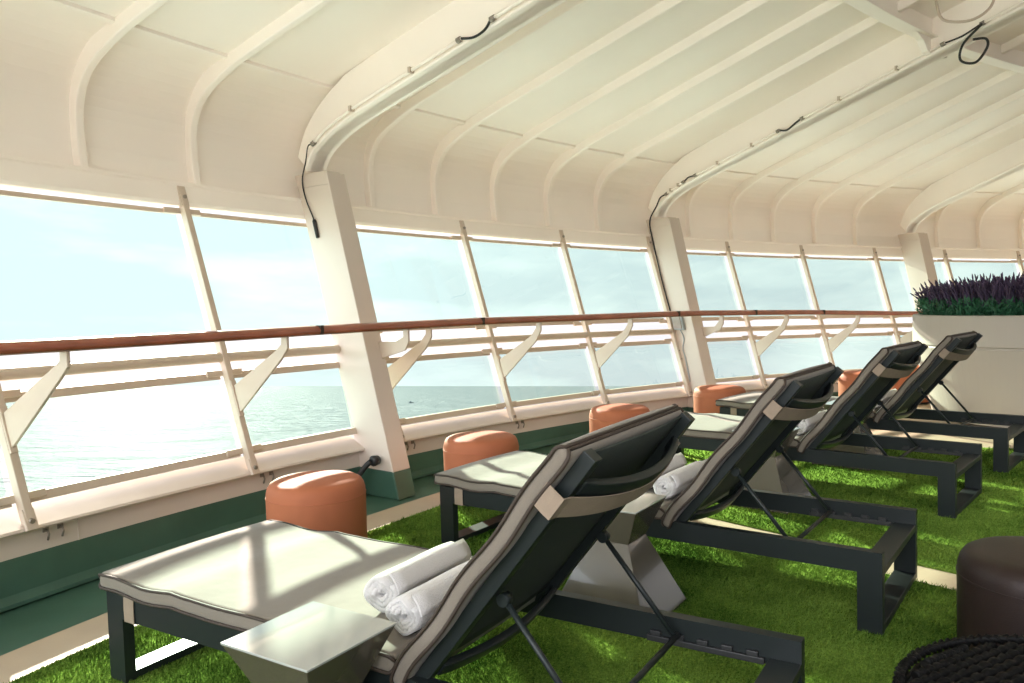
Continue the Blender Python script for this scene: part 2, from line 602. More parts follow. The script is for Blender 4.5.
for a in POSTS:
    if a > 162 or a < 96:
        continue
    R_, T_ = rvec(a), tvec(a)
    root = empty('window_post', pol(0, a, ZB))
    base = root.location.copy()

    def lp(r, z, t=0.0):
        return pol(r, a, z) + T_ * t - base
    tag(root, plabel.get(a, 'leaning white window post outside the frame'), 'window post', 'leaning window posts', kind='structure')
    ax = (lp(scr(1.8), 1.8) - lp(scr(0.3), 0.3)).normalized()
    nrm = T_.cross(ax).normalized()
    mb = MB()
    mb.bar(lp(scr(0.285) - 0.006, 0.285), lp(scr(1.80) - 0.006, 1.80), 0.037, 0.045, up=nrm)
    mb.bar(lp(scr(0.24) - 0.014, 0.262), lp(scr(0.345) - 0.014, 0.345), 0.05, 0.02, up=nrm)
    mb.bar(lp(scr(1.725) - 0.014, 1.725), lp(scr(1.84) - 0.014, 1.84), 0.05, 0.02, up=nrm)
    mb.build('shaft', M['white'], root, bevel=0.004)
    for z in (0.30, 1.78):
        b_ = MB()
        b_.tube([lp(scr(z) - 0.040, z), lp(scr(z) - 0.018, z)], 0.011, 10)
        b_.build('bolt', M['steel'], root)
    for z in (0.62, 0.70):
        b_ = MB()
        b_.tube([lp(scr(z) - 0.036, z), lp(scr(z) - 0.018, z)], 0.007, 8)
        b_.build('bolt', M['steel'], root)
    for z in (0.385, 0.80, 0.985, 1.70):
        c_ = MB()
        c_.box(lp(scr(z) + 0.022, z), T_ * 0.115, nrm * 0.008, ax * 0.017)
        c_.build('pane_clip', M['white'], root, bevel=0.004)

n_w = 0
for a0, a1 in zip(POSTS[:-1], POSTS[1:]):
    n_w += 1
    g = 0.12
    b0, b1 = a0 - g, a1 + g
    root = empty('window_%d' % n_w, pol(0.05, (a0 + a1) / 2, ZB))
    base = root.location.copy()
    tag(root, {158.48: 'glass window bay at the far left edge, cut by the frame', 153.26: 'glass window bay between the two window posts at far left',
               148.02: 'glass window bay just left of the left column', 142.85: 'glass window bay just right of the left column',
               137.66: 'glass window bay between the two posts midway from left to middle column', 132.45: 'glass window bay just left of the middle column',
               127.23: 'glass window bay just right of the middle column', 122.07: 'second glass window bay right of the middle column',
               116.96: 'third glass window bay right of the middle column', 111.81: 'glass window bay crossed by the right column behind the planter',
               106.88: 'glass window bay above the lavender at the right edge'}.get(a0, 'glass window bay outside the photo'), 'window', 'tinted window bays', kind='structure')

    def sw(z0, z1, off0, off1, nm, mat, e=0.0):
        m_ = MB()
        m_.sweep([(scr(z0) + off0, z0), (scr(z1) + off0, z1), (scr(z1) + off1, z1), (scr(z0) + off1, z0)], b0 - e, b1 + e, 3)
        m_.v = [tuple(Vector(p) - base) for p in m_.v]
        return m_.build(nm, mat, root)
    for z0, z1 in ((0.375, 0.785), (1.00, 1.695)):
        m_ = MB()
        m_.v = []
        vs = []
        for i in range(4):
            aa = b0 + (b1 - b0) * i / 3
            vs += [pol(scr(z0) + 0.045, aa, z0) - base, pol(scr(z1) + 0.045, aa, z1) - base]
        m_.add(vs, [(2 * i, 2 * i + 2, 2 * i + 3, 2 * i + 1) for i in range(3)])
        m_.build('glass_pane', M['glass'], root)
        for zc in (z0, z1):
            hw = 0.012 if zc > 1.5 else 0.019
            sw(zc - hw, zc + hw, 0.028, 0.060, 'pane_frame', M['white'])

# round guard rail threaded through the posts
mb = MB()
pts = [pol(scr(0.885) + 0.002, 176 - i * 0.9, 0.885) for i in range(110)]
mb.tube(pts, 0.028, 12)
o = mb.build('guard_rail', M['white'])
tag(o, 'white round tube running through the window posts below the handrail', 'rail')

# wooden handrail with brackets
def sheer(a):
    return float(np.interp(a, [100, 114, 121, 128, 132, 136, 140, 146, 150, 154], [0, .010, .036, .042, .033, .023, .020, .004, -.006, -.010]))


root = empty('handrail', pol(-0.30, 140, 1.03))
base = root.location.copy()
tag(root, 'long curved wooden handrail on white brackets in front of the windows', 'handrail')


def lift(m_):
    m_.v = [tuple(Vector((x, y, z + sheer(math.degrees(math.atan2(y - CY, x - CX))))) - base) for x, y, z in m_.v]


mb = MB()
hp = [(-0.335, 1.009), (-0.34, 1.028), (-0.327, 1.048), (-0.30, 1.055), (-0.273, 1.048), (-0.26, 1.028), (-0.265, 1.009)]
mb.sweep(hp, 176, 78, 110, smooth=True)
lift(mb)
mb.build('rail_cap', M['wood'], root)
for a in (147.0, 140.6, 129.6, 124.4, 119.6, 107.8):
    mb = MB()
    mb.bar(pol(-0.30, a + 0.05, 1.0315 + sheer(a)) - base, pol(-0.30, a - 0.05, 1.0315 + sheer(a)) - base, 0.0825, 0.048)
    mb.build('joint', M['dark_piping'], root)
mb = MB()
mb.sweep([(-0.315, 1.003), (-0.315, 1.013), (-0.285, 1.013), (-0.285, 1.003)], 176, 78, 110)
lift(mb)
mb.build('rail_bar', M['white'], root)
for a in POSTS:
    if a > 162 or a < 96:
        continue
    if abs(a - 127.23) < 0.1:
        continue
    T_ = tvec(a)
    h_ = sheer(a)
    poly = [(scr(0.70) - 0.030, 0.735), (-0.225, 0.925), (-0.275, 0.965 + h_), (-0.278, 1.004 + h_), (-0.322, 1.004 + h_), (-0.322, 0.945 + h_), (-0.27, 0.885), (scr(0.60) - 0.030, 0.585)]
    rings = [[pol(r, a, z) + T_ * s - base for r, z in poly] for s in (-0.008, 0.008)]
    mb = MB()
    mb.rings(rings, cap=True, smooth=False)
    mb.box(pol(-0.30, a, 1.006 + h_) - base, T_ * 0.055, rvec(a) * 0.018, Vector((0, 0, 0.004)))
    # fixing plate along the post
    p0, p1 = pol(scr(0.57) - 0.031, a, 0.57) - base, pol(scr(0.76) - 0.031, a, 0.76) - base
    mb.bar(p0, p1, 0.032, 0.012, up=T_.cross(p1 - p0))
    mb.build('bracket', M['white'], root, bevel=0.003)
for a in WEBS[1:4]:
    T_ = tvec(a)
    aa = a - 0.22
    h_ = sheer(a)
    poly = [(-0.05, 0.93), (-0.22, 0.94), (-0.278, 0.96 + h_), (-0.278, 1.004 + h_), (-0.322, 1.004 + h_), (-0.322, 0.93 + h_), (-0.29, 0.875 + h_), (-0.06, 0.82)]
    rings = [[pol(r, aa, z) + T_ * s - base for r, z in poly] for s in (-0.008, 0.008)]
    mb = MB()
    mb.rings(rings, cap=True, smooth=False)
    mb.build('bracket', M['white'], root, bevel=0.003)

# small hooks under the posts
for a, who in ((153.26, 'the far left window post'), (148.02, 'the window post left of the left column'), (142.85, 'the left column'), (137.66, 'the first window post right of the left column'),
               (111.81, 'the window post left of the planter')):
    for k, off in ((0, 0.42), (1, 0.70)):
        aa = a - off
        c = pol(0.033, aa, 0.235)
        R_ = rvec(aa)
        mb = MB()
        mb.tube([c, c - R_ * 0.012, c - R_ * 0.022 - Vector((0, 0, 0.02)), c - R_ * 0.012 - Vector((0, 0, 0.045))], 0.005, 6)
        mb.box(c, tvec(aa) * 0.012, R_ * 0.004, Vector((0, 0, 0.012)))
        o = mb.build('wall_hook', M['steel'])
        tag(o, '%s dark wall hook under %s' % (('left', 'right')[k], who), 'hook', 'hooks on the bulwark')

# ------------------------------------------------------------------ cables, conduits, boxes
conduits = []


def web_pt(r, a, off_t, dz_):
    # a point beside the web's lower edge
    rs = [p[0] for p in web_in]
    zs = [p[1] for p in web_in]
    z = np.interp(-r, [-x for x in rs], zs)
    return pol(r, a, z + dz_) + tvec(a) * off_t


def conduit(a, r0, r1, label, dt=0.101):
    root = empty('conduit', web_pt(r0, a, dt, 0.03))
    b = root.location.copy()
    pts = [web_pt(r0 + (r1 - r0) * i / 10, a, dt, 0.03) - b for i in range(11)]
    MB().tube(pts, 0.011, 8).build('pipe', M['ceil'], root)
    for q in (0, 10):
        MB().tube([pts[q] * 0.999, pts[q] + (pts[5] - pts[q]).normalized() * 0.03], 0.016, 8).build('gland', M['steel'], root)
    for q in (3, 7):
        mb = MB()
        mb.box(pts[q], tvec(a) * 0.02, rvec(a) * 0.008, Vector((0, 0, 0.016)))
        mb.build('clip', M['white'], root)
    tag(root, label, 'conduit', 'cable conduits on the ceiling beams')


def cable(name, pts, r, label, mat='black', n=5):
    P = catmull([tuple(p) for p in pts], n)
    b = Vector(P[0])
    o = MB().tube([Vector(p) - b for p in P], r, 6).build(name, M[mat])
    o.location = b
    tag(o, label, 'cable')
    return o


conduit(144.0, 0.32, -0.92, 'white cable conduit along the ceiling beam above the left column')
conduit(144.0, -1.12, -2.2, 'white cable conduit near the top edge of the photo on the left ceiling beam')
conduit(126.8, 0.24, 0.0, 'short white cable conduit at the foot of the middle ceiling beam')
conduit(126.8, -0.12, -1.05, 'white cable conduit on the lower stretch of the middle ceiling beam')
conduit(126.8, -1.25, -2.40, 'white cable conduit on the middle ceiling beam left of the hanging loop')
conduit(126.8, -2.63, -3.6, 'white cable conduit on the middle ceiling beam right of the hanging loop')
cable('cable', [web_pt(-0.92, 144.0, 0.101, 0.03), web_pt(-1.0, 144.0, 0.095, 0.0), web_pt(-1.07, 144.0, 0.09, 0.005), web_pt(-1.12, 144.0, 0.101, 0.03)], 0.007,
      'short black cable bridging a gap in the conduit on the left ceiling beam')
cable('cable', [web_pt(-1.05, 126.8, 0.101, 0.03), web_pt(-1.12, 126.8, 0.10, 0.0), web_pt(-1.2, 126.8, 0.1, 0.02), web_pt(-1.25, 126.8, 0.101, 0.03)], 0.008,
      'short black cable bridging a gap in the conduit on the middle ceiling beam')
cable('cable', [web_pt(0.0, 126.8, 0.101, 0.03), web_pt(-0.05, 126.8, 0.10, 0.045), web_pt(-0.12, 126.8, 0.101, 0.03)], 0.007,
      'black cable stub between conduits low on the middle ceiling beam')


def colface(a, z, s=0.30):
    """point on the broad left face of a column, s = 0 inboard edge .. 1 outboard edge"""
    return pol(-0.295 + 0.262 * z + s * 0.30, a, z) + tvec(a) * 0.07


cable('cable', [web_pt(0.32, 144.0, 0.101, 0.03), web_pt(0.36, 144.0, 0.10, 0.06), web_pt(0.40, 144.0, 0.09, 0.03), colface(144.0, 1.98, 0.8), colface(144.0, 1.86, 0.82), colface(144.0, 1.74, 0.72), colface(144.0, 1.70, 0.70)], 0.0045,
      'thin dark cable hanging down the top of the left column')
mb = MB()
p0, p1 = colface(144.0, 1.72, 0.70), colface(144.0, 1.60, 0.70)
mb.tube([p0, p0 * 0.9 + p1 * 0.1, p1], [0.009, 0.014, 0.012], 8)
o = mb.build('cable_plug', M['black'])
tag(o, 'small black plug hanging at the top of the left column', 'plug')
cable('cable', [web_pt(0.24, 126.8, 0.101, 0.03), web_pt(0.31, 126.8, 0.10, 0.05), web_pt(0.36, 126.8, 0.10, 0.02), colface(126.8, 2.0, 0.85), colface(126.8, 1.8, 0.9), colface(126.8, 1.4, 0.88), colface(126.8, 1.06, 0.80)], 0.007,
      'thin dark cable running down the left face of the middle column')
c = colface(126.8, 0.985, 0.55)
up = (colface(126.8, 1.2, 0.5) - colface(126.8, 1.0, 0.5)).normalized()
T_, R_ = tvec(126.8), rvec(126.8)
root = empty('junction_box', c)
tag(root, 'grey junction box on the middle column under the handrail', 'junction box')
MB().box((0, 0, 0), T_ * 0.025, R_ * 0.065, up * 0.085).build('box_body', M['grey_box'], root, bevel=0.008)
MB().box(T_ * 0.028, T_ * 0.006, R_ * 0.05, up * 0.07).build('box_lid', M['steel'], root, bevel=0.004)
cable('cable', [colface(126.8, 0.9, 0.55), colface(126.8, 0.82, 0.48), colface(126.8, 0.72, 0.62), colface(126.8, 0.62, 0.60), colface(126.8, 0.40, 0.62)], 0.005,
      'thin cable drooping below the grey junction box', 'grey_box')
# hanging loop at upper right
A_, B_ = web_pt(-2.40, 126.8, 0.101, 0.03), web_pt(-2.63, 126.8, 0.101, 0.03)
T_ = tvec(126.8)
cable('cable', [B_, B_ - Vector((0.02, 0.03, 0.02)), B_ + Vector((-0.06, 0.10, -0.10)), B_ + Vector((-0.06, 0.13, -0.2)), B_ + Vector((0.01, 0.07, -0.235)), B_ + Vector((0.06, 0.02, -0.15)),
                B_ + Vector((0.05, 0.02, -0.09)), B_ + Vector((-0.02, 0.05, -0.085))], 0.009, 'black cable loop hanging from the ceiling at upper right', n=8)
cable('cable', [A_, (A_ + B_) / 2 - Vector((0, 0, 0.015)), B_], 0.006, 'straight black cable joining two conduits beside the hanging loop')
G0 = pol(-2.62, 129.2, 3.16)
cable('cable', [G0 + Vector((-0.12, 0.05, 0.02)), G0 + Vector((-0.1, 0.0, -0.12)), G0 + Vector((0.04, -0.06, -0.15)), G0 + Vector((0.16, -0.08, -0.08)), G0 + Vector((0.2, -0.08, 0.04))], 0.009,
      'white cable loop behind the girder at the top right edge', 'white', n=8)

# black drain valve at the foot of the left column
c = pol(-0.06, 144.9, 0.0, False)
root = empty('drain_valve', (c.x, c.y, -0.012))
tag(root, 'black bent valve pipe at the foot of the left column', 'valve')
d1 = rvec(144.9)
t1 = tvec(144.9)
MB().lathe([(0.05, 0.0), (0.05, 0.02), (0.03, 0.03), (0.028, 0.04)], n=16).build('base_flange', M['black'], root)
top = Vector((0, 0, 0.23)) - d1 * 0.10 - t1 * 0.045
MB().tube(catmull([(0, 0, 0.03), tuple(Vector((0, 0, 0.12)) - d1 * 0.02), tuple(Vector((0, 0, 0.2)) - d1 * 0.07 - t1 * 0.03), tuple(top)], 4), 0.017, 10).build('pipe', M['black'], root)
MB().tube([top - t1 * 0.005, top - t1 * 0.02, top - t1 * 0.06], [0.02, 0.034, 0.028], 12).build('cap', M['black'], root)

# ------------------------------------------------------------------ turf
S0, S1 = Vector((0.929, 4.148)), Vector((1.80, 3.12))
sd = (S1 - S0).normalized()
sn = Vector((-sd.y, sd.x))
if sn.y < 0:
    sn = -sn                                  # towards the far side
F0, F1 = Vector((3.431, 5.695)), Vector((3.638, 5.60))
fd = (F1 - F0).normalized()
fn = Vector((-fd.y, fd.x))
if fn.y < 0:
    fn = -fn


def clip_poly(poly, p, n):
    """keep the part of the polygon with (q-p).n <= 0"""
    out = []
    for i in range(len(poly)):
        a, b = poly[i], poly[(i + 1) % len(poly)]
        da, db = (a - p).dot(n), (b - p).dot(n)
        if da <= 0:
            out.append(a)
        if da * db < 0:
            out.append(a + (b - a) * (da / (da - db)))
    return out


def arc_poly():
    pts = [Vector((CX + (RAD - 0.645) * math.cos(D2R(a)), CY + (RAD - 0.645) * math.sin(D2R(a)))) for a in np.linspace(172, 104, 90)]
    pts += [Vector((5.6, 4.6)), Vector((3.9, 1.3)), Vector((2.4, -0.8)), Vector((-2.6, -0.8))]
    return pts


def point_in(poly, x, y):
    px = np.array([q.x for q in poly])
    py = np.array([q.y for q in poly])
    res = np.zeros(x.shape, bool)
    j = len(px) - 1
    for i in range(len(px)):
        cnd = ((py[i] > y) != (py[j] > y)) & (x < (px[j] - px[i]) * (y - py[i]) / (py[j] - py[i] + 1e-12) + px[i])
        res ^= cnd
        j = i
    return res


def make_turf(poly, label, n_try):
    verts = [np.array([[q.x, q.y, -0.003] for q in poly] + [[q.x, q.y, -0.012] for q in poly])]
    k = len(poly)
    faces = [list(range(k))] + [[i, i + k, (i + 1) % k + k, (i + 1) % k] for i in range(k)]
    lo = np.array([min(q.x for q in poly), max(0.7, min(q.y for q in poly))])
    hi = np.array([min(6.0, max(q.x for q in poly)), max(q.y for q in poly)])
    P = lo + (hi - lo) * rng.random((n_try, 2))
    d = np.hypot(P[:, 0], P[:, 1])
    dens = np.clip((2.6 / np.maximum(d, 0.5)) ** 2.0, 0.03, 1)
    P = P[rng.random(n_try) < dens]
    P = P[point_in(poly, P[:, 0], P[:, 1])]
    d = np.hypot(P[:, 0], P[:, 1])
    sc = np.clip(d / 2.6, 0.9, 2.6)
    m = len(P)
    th = rng.random(m) * 2 * PI
    le = rng.random(m) * 2 * PI
    h = (0.007 + 0.008 * rng.random(m)) * np.clip(sc, 1, 1.3)
    w = 0.0017 * sc
    lean = 0.010 * rng.random(m) * np.clip(sc, 1, 1.3)
    B = np.zeros((m, 3, 3))
    for s, q in ((-1, 0), (1, 1)):
        B[:, q, 0] = P[:, 0] + s * w * np.cos(th)
        B[:, q, 1] = P[:, 1] + s * w * np.sin(th)
        B[:, q, 2] = -0.004
    B[:, 2, 0] = P[:, 0] + lean * np.cos(le) + 0.004
    B[:, 2, 1] = P[:, 1] + lean * np.sin(le) - 0.003
    B[:, 2, 2] = -0.003 + h
    me = bpy.data.meshes.new('turf')
    V = np.concatenate([verts[0], B.reshape(-1, 3)])
    nv0 = 2 * k
    loops = [i for f in faces for i in f]
    starts = []
    c_ = 0
    for f in faces:
        starts.append(c_)
        c_ += len(f)
    L_ = np.concatenate([np.array(loops), nv0 + np.arange(3 * m)])
    ST = np.concatenate([np.array(starts), c_ + 3 * np.arange(m)])
    me.vertices.add(len(V))
    me.vertices.foreach_set('co', V.ravel())
    me.loops.add(len(L_))
    me.loops.foreach_set('vertex_index', L_.astype(np.int32))
    me.polygons.add(len(ST))
    me.polygons.foreach_set('loop_start', ST.astype(np.int32))
    me.update(calc_edges=True)
    me.validate()
    me.materials.append(M['turf'])
    o = bpy.data.objects.new('artificial_grass', me)
    COL.objects.link(o)
    tag(o, label, 'artificial grass', kind='stuff')
    return o


ap = arc_poly()
near_poly = clip_poly(ap, S0 - sn * 0.19, sn)
far_poly = clip_poly(clip_poly(ap, S0 + sn * 0.025, -sn), F0, fn)
make_turf(near_poly, 'near strip of artificial grass under the two front loungers', 1000000)
make_turf(far_poly, 'far strip of artificial grass between the bare deck strip and the white planter', 700000)

# ------------------------------------------------------------------ sun loungers
LL, LW, LH = 1.97, 0.664, 0.279
BT = D2R(51.1)
DB = Vector((math.cos(BT), 0, math.sin(BT)))
NB = Vector((-math.sin(BT), 0, math.cos(BT)))
B0 = Vector((1.226, 0, 0.264))


def bk(s, n, v):
    p = B0 + DB * s + NB * n
    return Vector((p.x, v, p.z))


def pad(path, half_t, v0, v1, corner=0.016, nseg=5):
    """soft pad: path = list of (u,z) along the middle; returns builder and its edge outlines"""
    pts = [Vector((u, 0, z)) for u, z in path]
    m = len(pts)
    mb = MB()
    rings = []
    outl_t, outl_b = [], []
    tot = 0.0
    ds = [0.0]
    for i in range(1, m):
        tot += (pts[i] - pts[i - 1]).length
        ds.append(tot)
    for i, p in enumerate(pts):
        t = (pts[min(i + 1, m - 1)] - pts[max(i - 1, 0)]).normalized()
        n = Vector((-t.z, 0, t.x))
        e = min(ds[i], tot - ds[i])
        k = 1.0 if e > corner else math.sqrt(max(0.0, 1 - (1 - e / corner) ** 2)) * 0.75 + 0.25
        ht = half_t * k
        inset = (1 - k) * corner
        ring = []
        cor = [(v1 - inset, 1), (v0 + inset, -1)]
        a_, b_ = v0 + inset, v1 - inset
        rr = min(corner, ht)
        def arc(cv, cn, t0):
            for q in range(nseg + 1):
                ang = t0 + PI / 2 * q / nseg
                ring.append((cv + rr * math.cos(ang), cn + rr * math.sin(ang)))
        arc(b_ - rr, ht - rr, 0)
        # crown across the top
        for q in range(1, 6):
            f = q / 6
            ring.append((b_ - rr + (a_ - b_ + 2 * rr) * f, ht + 0.005 * k * math.sin(PI * f)))
        arc(a_ + rr, ht - rr, PI / 2)
        arc(a_ + rr, -ht + rr, PI)
        for q in range(1, 4):
            f = q / 4
            ring.append((a_ + rr + (b_ - a_ - 2 * rr) * f, -ht))
        arc(b_ - rr, -ht + rr, 3 * PI / 2)
        rings.append([p + n * c_ + Vector((0, v, 0)) for v, c_ in ring])
        outl_t.append((p + n * ht * 0.80, n, t, k))
        outl_b.append((p - n * ht * 0.80, n, t, k))
    mb.rings(rings, cap=True, smooth=True)
    pipes = []
    for ol in (outl_t, outl_b):
        loop = [q + Vector((0, v0 + (1 - k) * corner - 0.001, 0)) for q, n, t, k in ol]
        loop += [q + Vector((0, v1 - (1 - k) * corner + 0.001, 0)) for q, n, t, k in reversed(ol)]
        pipes.append(loop)
    return mb, pipes


def dense(path, step=0.03):
    out = [path[0]]
    for (a, b), (c, d) in zip(path[:-1], path[1:]):
        L_ = math.hypot(c - a, d - b)
        n = max(1, int(L_ / step))
        for i in range(1, n + 1):
            out.append((a + (c - a) * i / n, b + (d - b) * i / n))
    return out


def ease_ends(path, corner=0.016):
    (u0, z0), (u1, z1) = path[0], path[1]
    L_ = math.hypot(u1 - u0, z1 - z0)
    pre = [(u0 + (u1 - u0) * f * corner / L_, z0 + (z1 - z0) * f * corner / L_) for f in (0, 0.08, 0.25, 0.55, 1.0)]
    (a0, b0), (a1, b1) = path[-1], path[-2]
    L_ = math.hypot(a1 - a0, b1 - b0)
    post = [(a0 + (a1 - a0) * f * corner / L_, b0 + (b1 - b0) * f * corner / L_) for f in (1.0, 0.55, 0.25, 0.08, 0)]
    return pre + path[1:-1] + post


def make_lounger():
    root = empty('sun_lounger')
    fr = M['frame']
    bt = 0.036
    for v in (0.0, LW - bt):
        MB().bx(0, LL, v, v + bt, 0.204, LH).build('side_beam', fr, root)
    for u in (0.0, LL - 0.08):
        for v in (0.0, LW - bt):
            MB().bx(u, u + 0.08, v, v + bt, 0.0, 0.204).build('leg', fr, root)
        MB().bx(u, u + 0.08, bt, LW - bt, 0.002, 0.026).build('foot_bar', fr, root, bevel=0.0018)
    for u0, u1, z0, z1 in ((0.0, 0.08, 0.232, 0.275), (LL - 0.08, LL, 0.196, 0.222), (1.13, 1.17, 0.225, 0.262)):
        MB().bx(u0, u1, bt, LW - bt, z0, z1).build('crossbar', fr, root, bevel=0.0018)
    # seat sling between the beams
    MB().bx(0.08, 1.13, bt, LW - bt, 0.258, 0.266).build('seat_sling', M['sling'], root)
    for v0, v1 in ((bt, bt + 0.012), (LW - bt - 0.012, LW - bt)):
        mb = MB()
        mb.bx(1.56, 1.88, v0, v1, 0.205, 0.222)
        for i in range(5):
            u = 1.57 + i * 0.066
            mb.bx(u, u + 0.03, v0, v1, 0.222, 0.236)
        mb.build('ratchet_rack', M['black'], root, bevel=0.002)
    # backrest
    for v in (0.042, LW - 0.042):
        MB().bar(bk(-0.015, 0, v), bk(0.738, 0, v), 0.036, 0.034, up=NB).build('back_rail', fr, root, bevel=0.0018)
    v0, v1 = 0.055, LW - 0.055
    mb = MB()
    rings = []
    for i in range(13):
        s = 0.03 + 0.70 * i / 12
        row_t, row_b = [], []
        for q in range(9):
            f = q / 8
            sag = -0.016 * math.sin(PI * f) * (0.4 + 0.6 * math.sin(PI * i / 12))
            row_t.append(bk(s, 0.014 + sag, v0 + (v1 - v0) * f))
            row_b.append(bk(s, 0.009 + sag, v0 + (v1 - v0) * f))
        rings.append(row_t + row_b[::-1])
    mb.rings(rings, cap=True, smooth=True)
    mb.build('back_sling', M['sling'], root)
    for s, dep in ((0.05, 0.030), (0.655, 0.052)):
        mb = MB()
        rings = []
        for q in range(17):
            f = q / 16
            n = -0.012 - dep * (math.sin(PI * f) ** 0.8)
            v = v0 + (v1 - v0) * f
            cen = bk(s + (0.03 if s > 0.3 else -0.0) * math.sin(PI * f) * 0, n, v)
            rings.append([cen + DB * a_ + NB * b_ for a_, b_ in ((-0.019, -0.010), (0.019, -0.010), (0.019, 0.010), (-0.019, 0.010))])
        mb.rings(rings, cap=True, smooth=True)
        mb.build('curved_crossbar', fr, root, bevel=0.002)
    pv = [Vector((1.447, v, 0.487)) for v in (0.070, LW - 0.070)]
    lo = [Vector((1.652, v, 0.240)) for v in (0.070, LW - 0.070)]
    for k in (0, 1):
        MB().tube([pv[k], lo[k]], 0.0075, 10).build('prop_rod', M['frame'], root)
        sg = -1 if k == 0 else 1
        MB().tube([pv[k] + Vector((0, sg * 0.012, 0)), pv[k] - Vector((0, sg * 0.014, 0))], 0.015, 12).build('pivot_knob', M['frame'], root)
    MB().tube([lo[0] - Vector((0, 0.018, 0)), lo[1] + Vector((0, 0.018, 0))], 0.008, 10).build('prop_bar', M['frame'], root)
    # cushion in two pads
    n_ = 26
    seat = [(-0.032 + (1.175 + 0.032) * i / n_, 0.3065 + 0.006 * math.sin(i * 0.9) * (1 if i < 9 else 0.25) + (0.004 if i == 0 else 0)) for i in range(n_ + 1)]
    mb, pipes = pad(ease_ends(seat), 0.0265, -0.006, LW + 0.006)
    so = mb.build('seat_cushion', M['fabric'], root)
    for lp_ in pipes:
        MB().tube(lp_, 0.0046, 6, closed=True).build('piping', M['dark_piping'], so)
    bpts = []
    for i in range(25):
        s = -0.035 + (0.724 + 0.035) * i / 24
        n = 0.040 + 0.004 * math.sin(i * 0.7)
        if s < 0.06:
            n += 0.02 * ((0.06 - s) / 0.09) ** 2 * -0.6
        if s > 0.68:
            n += 0.01 * ((s - 0.68) / 0.08)
        q = bk(s, n, 0)
        bpts.append((q.x, q.z))
    mb, pipes = pad(ease_ends(bpts), 0.0225, -0.006, LW + 0.006)
    bo = mb.build('back_cushion', M['fabric'], root)
    for lp_ in pipes:
        MB().tube(lp_, 0.0046, 6, closed=True).build('piping', M['dark_piping'], bo)
    # elastic strap round the back
    mb = MB()
    w = 0.030
    s = 0.615
    rings = []
    path = [(0.03, -0.008), (0.0, -0.010), (-0.021, -0.009), (-0.0235, 0.02)]
    path += [(-0.024 - 0.052 * math.sin(PI * q / 14) ** 0.8, 0.03 + (LW - 0.06) * q / 14) for q in range(1, 14)]
    path += [(-0.0235, LW - 0.02), (-0.021, LW + 0.009), (0.0, LW + 0.010), (0.03, LW + 0.008)]
    for n, v in path:
        c = bk(s, n, v)
        inw = (NB * (0.0025 if n < -0.015 else 0.0)) + Vector((0, (0.0025 if v < 0.1 else -0.0025) if n > -0.022 and not 0.03 < v < LW - 0.03 else 0, 0))
        if inw.length < 1e-5:
            inw = NB * 0.0025
        k = 0.8 + 0.2 * abs(v - LW / 2) / (LW / 2)
        rings.append([c + DB * w * k, c - DB * w * k, c - DB * w * k + inw, c + DB * w * k + inw])
    mb.rings(rings, cap=True, smooth=False)
    mb.build('back_strap', M['strap'], bo)
    # elastic straps at the foot corners
    for v_out, sg in ((-0.0045, 1), (LW + 0.0045, -1)):
        mb = MB()
        rings = []
        for z, dv in ((0.292, 0.006), (0.275, 0.0), (0.24, -0.001), (0.202, 0.0), (0.198, 0.012), (0.198, 0.04)):
            c = Vector((0.122, v_out + sg * dv, z))
            nn = Vector((0, sg * 0.002, 0)) if z > 0.2 else Vector((0, 0, 0.002))
            rings.append([c + Vector((-0.025, 0, 0)), c + Vector((0.025, 0, 0)), c + Vector((0.025, 0, 0)) + nn, c + Vector((-0.025, 0, 0)) + nn])
        mb.rings(rings, cap=True, smooth=False)
        mb.build('foot_strap', M['strap'], so)
    return root


POSES = [(-1.300, 2.429, -0.554), (-0.369, 3.746, -0.635), (0.731, 5.204, -0.717), (1.636, 6.196, -0.744)]
LL_LABEL = ['nearest sun lounger with beige cushion, its raised back crossing the middle of the photo',
            'second sun lounger from the camera, beyond the hourglass table in the middle of the grass',
            'third sun lounger from the camera, between the middle loungers and the one at the planter',
            'farthest sun lounger, in front of the round white planter']
proto = make_lounger()
loungers = []
for i, (x, y, t) in enumerate(POSES):
    o = proto if i == 0 else copy_tree(proto)
    o.location = (x, y, 0.0)
    o.rotation_euler = (0, 0, t)
    tag(o, LL_LABEL[i], 'sun lounger', 'sun loungers lined up on the grass')
    loungers.append(o)


def on_lounger(i, u, v, z):
    x, y, t = POSES[i]
    return Vector((x + u * math.cos(t) - v * math.sin(t), y + u * math.sin(t) + v * math.cos(t), z))


